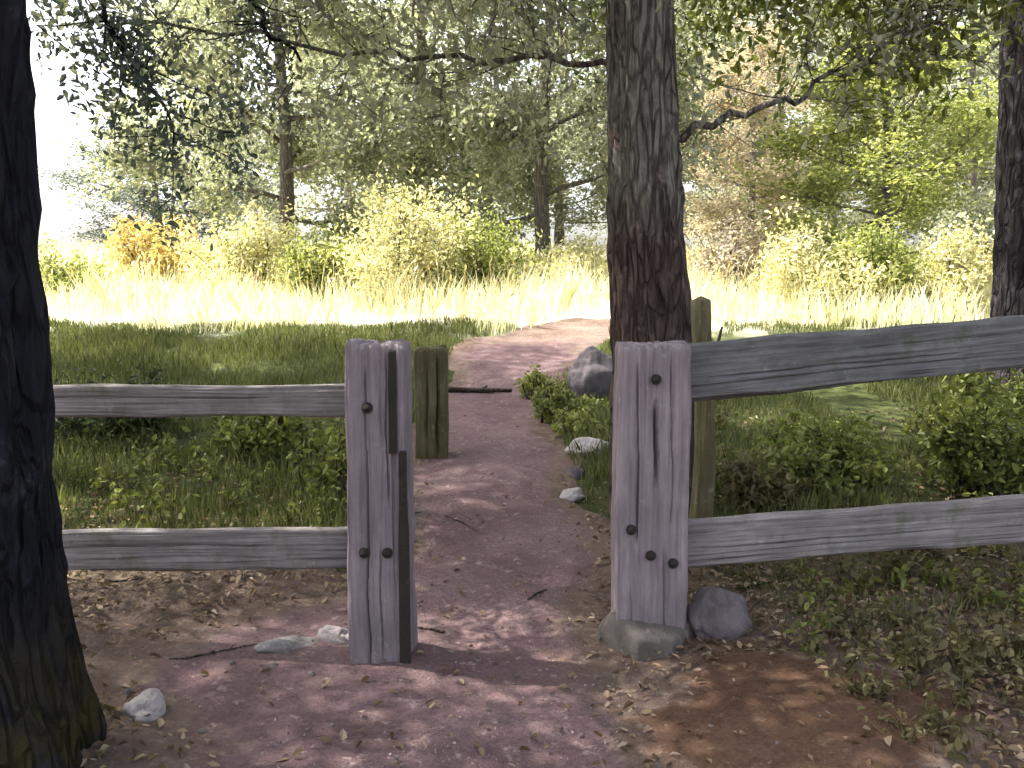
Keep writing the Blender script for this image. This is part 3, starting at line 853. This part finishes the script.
shrub("pale gold shrub beside the right edge trunk", sx(955, 13), 13, .7, 1.15, 4500, .085, 'lf_gold', 311, group=sg)
shg = "dark shrubs behind the right fence"
shrub("dark green bush behind the lower rail at the right edge", 2.75, 5.2, .55, .55, 2600, .06, 'lf_moss', 320, group=shg)
shrub("dark green bush between the two right rails, left of the edge bush", 1.95, 5.4, .5, .36, 2200, .055, 'lf_moss', 321, group=shg)
shrub("brownish green bush behind the right fence nearest the gatepost", 1.35, 5.0, .32, .3, 900, .055, 'lf_olive', 322, group=shg)
shrub("dark green bush at the foot of the right edge tree", 3.55, 6.25, .7, .62, 3400, .065, 'lf_moss', 327, group=shg)
shrub("mossy green bush low on the bank behind the left fence", -1.75, 6.0, .55, .35, 2200, .06, 'lf_moss', 323, group="low bushes behind the left fence")
shrub("dark green bush behind the left fence beside the dark trunk", -2.9, 6.6, .6, .45, 2200, .06, 'lf_dark', 324, group="low bushes behind the left fence")
shrub("yellow olive bush standing close behind the left gatepost", -.98, 5.1, .22, .45, 700, .055, 'lf_moss', 325, group="low bushes behind the left fence")
shrub("yellow green tuft on the path edge beyond the opening", .25, 8.2, .3, .25, 900, .05, 'lf_yel', 326, cat="plant", name="grass_tuft")

shrub("low yellow green tuft leaning over the path right of the fallen branch", .42, 7.3, .3, .22, 800, .05, 'lf_moss', 328, cat="plant", name="grass_tuft")
shrub("low olive tuft between the grey mauve boulder and the white stone", .52, 6.75, .26, .2, 700, .05, 'lf_yel', 329, cat="plant", name="grass_tuft")
# --- short posts, stake, fallen branch, sticks
bo = thing("short_post", (-.56, 6.25, H(-.56, 6.25)), "short weathered wooden post beyond the opening, behind the left gatepost", "post")
obj("post", mesh("post", *timber(.22, .2, .95, 61, [(0, .05, .2, .9, .014, .06), (0, -.03, .3, .8, .006, .03)], rings=60, per=140), M['olive_wood']), bo, (0, 0, -.18))
sk = thing("mossy_stake", (.90, 4.25, H(.9, 4.25)), "mossy leaning stake behind the right gatepost, beside the brown tree", "stake")
g = Geo(); zz = np.linspace(-.1, 1.24, 30)
g.tube(np.stack([.02 * np.sin(zz * 3), 0 * zz, zz], 1), np.interp(zz, [-.1, 1.24], [.055, .045]), 20, .18, 3)
obj("pole", g.build("pole", M['olive_wood']), sk)
g = Geo(); g.tube([(.02, -.03, .9), (.05, -.06, 1.0), (.07, -.09, 1.12)], [.016, .012, .005], 8)
obj("side_shoot", g.build("side_shoot", M['twig']), sk)

def stick(label, x, y, L, r, ang, seed, group=None, mat='twig', name="fallen_branch"):
    rng = np.random.default_rng(seed)
    t = np.linspace(-L / 2, L / 2, 14)
    c, s = math.cos(ang), math.sin(ang)
    wob = np.cumsum(rng.normal(size=14)) * L * .012
    xs, ys_ = x + t * c - wob * s, y + t * s + wob * c
    zs = hgt(xs, ys_); zs = np.maximum(zs, np.convolve(np.pad(zs, 2, 'edge'), np.ones(5) / 5, 'valid')) + r * .8 + .012
    g = Geo(); g.tube(np.stack([xs - x, ys_ - y, zs - zs.mean()], 1), np.linspace(r, r * .5, 14), 9, .2, seed)
    k = 8; g.tube([(xs[k] - x, ys_[k] - y, zs[k] - zs.mean()), (xs[k] - x + L * .08 * c - L * .1 * s, ys_[k] - y + L * .08 * s + L * .1 * c, zs[k] - zs.mean() + r)], [r * .6, r * .2], 6)
    o = obj(name, g.build(name, M[mat]), None, (x, y, float(zs.mean())))
    return tag(o, label, "branch", group)
stick("dark fallen branch lying across the path beyond the short post", -.38, 8.5, .75, .032, .05, 71)
stick("pale fallen log low on the grass behind the left fence", -2.1, 7.7, 1.0, .05, .1, 72, mat='stone_g', name="fallen_log")
for i in range(36):
    x = rng.uniform(-2, 2.3); y = rng.uniform(2.5, 5.0)
    if pd(x, y) < .8 and i % 4: continue
    stick("thin dry stick lying on the leaf litter near the fence", x, y, rng.uniform(.12, .4), rng.uniform(.003, .007), rng.uniform(0, 3.1), 400 + i, "dry sticks on the ground", name="stick")

# --- weeds
def weed_proto(seed, h, nl, ls, mat, spread):
    rng = np.random.default_rng(seed)
    t = obj("weed", None); G = Geo(); P = []
    for i in range(6):
        d = rng.normal(size=3) * spread; d[2] = 1
        p, r = grow((rng.normal() * .012, rng.normal() * .012, -.01), d, h * rng.uniform(.6, 1.1), .0025, rng, 6)
        G.tube(p, r, 4); P += list(p[1:])
    obj("stems", G.build("stems", M['lf_olive']), t)
    P = np.array(P); Q = P[rng.integers(0, len(P), nl)] + rng.normal(size=(nl, 3)) * ls * .45
    Q[:, 2] = np.abs(Q[:, 2])
    lv, lf = fine_leaves(Q, ls, rng, .55, .2, 1.2)
    obj("foliage", mesh("foliage", lv, lf, M[mat], False), t)
    return t
protos = {'olive': [weed_proto(501, .14, 34, .035, 'lf_olive', .7), weed_proto(502, .2, 40, .04, 'lf_olive', .5)],
          'green': [weed_proto(503, .16, 40, .04, 'lf_moss', .7), weed_proto(504, .24, 44, .045, 'lf_moss', .5)]}
_used = set()
def weeds(n, x0, x1, y0, y1, kinds, label, group, seed):
    rng = np.random.default_rng(seed)
    for i in range(n):
        x, y = rng.uniform(x0, x1), rng.uniform(y0, y1)
        if pd(x, y) < 1.05: continue
        if math.hypot(x + 1.56, y - 2.4) < .5 or math.hypot(x - .8, y - 3.4) < .2: continue
        pr = protos[kinds[i % len(kinds)]][int(rng.integers(2))]
        if pr.name in _used: o = copy_tree(pr)
        else: o = pr; _used.add(pr.name)
        o.location = (x, y, H(x, y)); o.rotation_euler = (0, 0, rng.uniform(0, 6.28)); s = rng.uniform(.6, 1.15); o.scale = (s, s, s)
        tag(o, label, "weed", group)
weeds(56, 1.1, 2.2, 2.4, 3.2, ['olive'], "low olive weed in the patch at the bottom right corner", "weeds at the bottom right", 1)
weeds(60, .95, 2.4, 3.15, 4.3, ['olive', 'olive', 'green'], "low weed in the litter under the right fence rails", "weeds under the right fence", 2)
weeds(72, -3.2, -.75, 4.2, 6.5, ['green'], "green leafy weed on the bank behind the left fence", "weeds behind the left fence", 3)
weeds(72, .9, 3.8, 4.3, 7, ['green', 'olive'], "leafy weed on the bank behind the right fence", "weeds behind the right fence", 4)
weeds(22, -2.0, -1.02, 2.45, 3.2, ['olive'], "sparse olive weed near the foot of the left tree", "weeds by the left tree", 5)

# --- grass, leaf litter
def blades(n, x0, x1, y0, y1, h, wd, rng, ok, bend=.35, seed=0):
    x = rng.uniform(x0, x1, n); y = rng.uniform(y0, y1, n)
    m = ok(x, y); x, y = x[m], y[m]; n = len(x)
    z = hgt(x, y) - .01
    hh = h * rng.uniform(.5, 1.3, n) * np.clip(1 + .7 * fbm(x * 1.1, y * 1.1, 0, seed, 3), .25, 2.2)
    a = rng.uniform(0, 6.28, n); ba = rng.uniform(0, 6.28, n)
    wx, wy = np.cos(a) * wd * .5, np.sin(a) * wd * .5
    bx, by = np.cos(ba) * hh * bend * rng.uniform(.2, 1.4, n), np.sin(ba) * hh * bend * rng.uniform(.2, 1.4, n)
    V = np.stack([np.stack([x - wx, y - wy, z], 1), np.stack([x + wx, y + wy, z], 1),
                  np.stack([x + wx * .7 + bx * .35, y + wy * .7 + by * .35, z + hh * .6], 1),
                  np.stack([x + bx, y + by, z + hh], 1),
                  np.stack([x - wx * .7 + bx * .35, y - wy * .7 + by * .35, z + hh * .6], 1)], 1).reshape(-1, 3)
    return V, np.arange(5 * n).reshape(n, 5)
rng = np.random.default_rng(88)
def ok_shade(x, y):
    return (pd(x, y) > 1.1) & (y + .7 * fbm(x * .8, y * .8, 0, 44, 3) + .25 * (x < 0) > 4.5) & (fbm(x * 1.3, y * 1.3, 0, 45, 3) > np.where(x < 0, -.75, -.3))
V, F = blades(170000, -7, 7, 3.8, 12.2, .11, .008, rng, ok_shade, seed=3)
Vb, Fb = blades(7000, .8, 4.5, 2.3, 4.6, .055, .006, rng, lambda x, y: (pd(x, y) > 1.15) & (fbm(x * 1.6, y * 1.6, 0, 47, 3) > -.05) & (((x - .78) / .75) ** 2 + ((y - 2.72) / .6) ** 2 > 1.1), seed=9)
F = np.concatenate([F, Fb + len(V)]); V = np.concatenate([V, Vb])
tag(obj("grass", mesh("grass", V, F, M['grass'], False)), "short green grass in the shade on both banks behind the fence", "grass", kind='stuff')
V, F = blades(130000, -16, 16, 11.3, 30, .40, .013, rng, lambda x, y: (pd(x, y) > 1.0) & (np.abs(x) < y * .62 + 1) & (y + .9 * vnoise(x * .7, y * .7, 0, 4) > 12), .4, seed=6)
tag(obj("meadow_grass", mesh("meadow_grass", V, F, M['straw'], False)), "tall straw coloured grass in full sun in the meadow", "grass", kind='stuff')
# seed heads standing above the meadow grass
m = 5200
x = rng.uniform(-14, 14, m); y = rng.uniform(11.8, 26, m)
k = (np.abs(x) < y * .62 + 1) & (fbm(x * .9, y * .9, 0, 71, 3) > -.1) & (pd(x, y) > 1.3)
x, y = x[k], y[k]; m = len(x); z = hgt(x, y); hh = rng.uniform(.35, .8, m)
lx, ly = rng.normal(size=m) * .12, rng.normal(size=m) * .12
tx = np.stack([x, y, z], 1); top = np.stack([x + lx, y + ly, z + hh], 1); wv = np.array([.004, .002, 0])
VA = np.stack([tx - wv, tx + wv, top + wv, top - wv], 1)
hd = np.stack([lx * .3, ly * .3, np.full(m, .10)], 1); sw = np.stack([np.full(m, .014), rng.normal(size=m) * .01, np.zeros(m)], 1)
VB = np.stack([top, top + hd * .45 + sw, top + hd, top + hd * .45 - sw], 1)
V = np.concatenate([VA, VB]).reshape(-1, 3)
tag(obj("seed_heads", mesh("seed_heads", V, np.arange(len(V)).reshape(-1, 4), M['seed'], False)), "straw seed heads on thin stems above the meadow grass", "grass", kind='stuff')
# fine gravel trodden into the path
m = 9000
y = rng.uniform(1.6, 9, m); x = np.interp(y, PY, PX) + rng.uniform(-.5, .5, m) * np.interp(y, PY, PW)
k = (fbm(x * 2.2, y * 2.2, 0, 81, 3) > -.05) & (rng.random(m) < np.clip(1.3 - y / 9, .2, 1)); x, y = x[k], y[k]; m = len(x)
tet = np.array([[1, 0, -.5], [-.5, .87, -.5], [-.5, -.87, -.5], [.1, .1, .6], [-.3, .5, .35], [.6, -.4, .3]])
sz = rng.gamma(2.0, .0016, m).clip(.0015, .009)[:, None, None]
a = rng.uniform(0, 6.28, m); ca, sa = np.cos(a), np.sin(a)
tv = tet[None] * (1 + .35 * rng.normal(size=(m, 6, 3)))
V = np.stack([tv[..., 0] * ca[:, None] - tv[..., 1] * sa[:, None], tv[..., 0] * sa[:, None] + tv[..., 1] * ca[:, None], tv[..., 2]], -1) * sz
V = V + np.stack([x, y, hgt(x, y) + .013], 1)[:, None]
tf = np.array([[0, 1, 4], [0, 4, 3], [1, 2, 4], [2, 3, 4], [2, 5, 3], [0, 3, 5], [2, 0, 5], [0, 2, 1]])
F = (np.arange(m)[:, None, None] * 6 + tf[None]).reshape(-1, 3)
tag(obj("gravel", mesh("gravel", V.reshape(-1, 3), F, M['gravel'], False)), "fine stone chips trodden into the dirt path", "gravel", kind='stuff')
n = 60000
x = rng.uniform(-3.2, 3.6, n); y = rng.uniform(1.2, 7.5, n)
d_ = pd(x, y)
bare = ((x - .93) / .5) ** 2 + ((y - 2.72) / .46) ** 2 < 1
m = (rng.random(n) < np.where(bare, .08, np.clip((d_ - .72) * 1.4, .05, 1))) & (rng.random(n) < np.clip(1.9 - y / 3.2, .08, 1))
x, y = x[m], y[m]
P = np.stack([x, y, hgt(x, y) + .018 + rng.uniform(0, .012, len(x))], 1)
def flat_leaves(P, size, rng):
    n = len(P); a = rng.uniform(0, 6.28, n)
    ax = np.stack([np.cos(a), np.sin(a), rng.normal(size=n) * .25], 1); sd = np.stack([-np.sin(a), np.cos(a), rng.normal(size=n) * .3], 1)
    ax /= np.linalg.norm(ax, axis=1)[:, None]
    nr = np.cross(ax, sd); nr /= np.linalg.norm(nr, axis=1)[:, None]
    s = (size * rng.uniform(.4, 1.3, n))[:, None]
    return blades6(P, ax, sd, nr, s, rng.uniform(.3, .6, (n, 1)), rng.uniform(.0, .6, (n, 1)), rng.uniform(-.3, .5, (n, 1)))
V, F = flat_leaves(P, .036, rng)
tag(obj("leaf_litter", mesh("leaf_litter", V, F, M['litter'], False)), "dry brown leaf litter covering the ground by the fence", "leaves", kind='stuff')
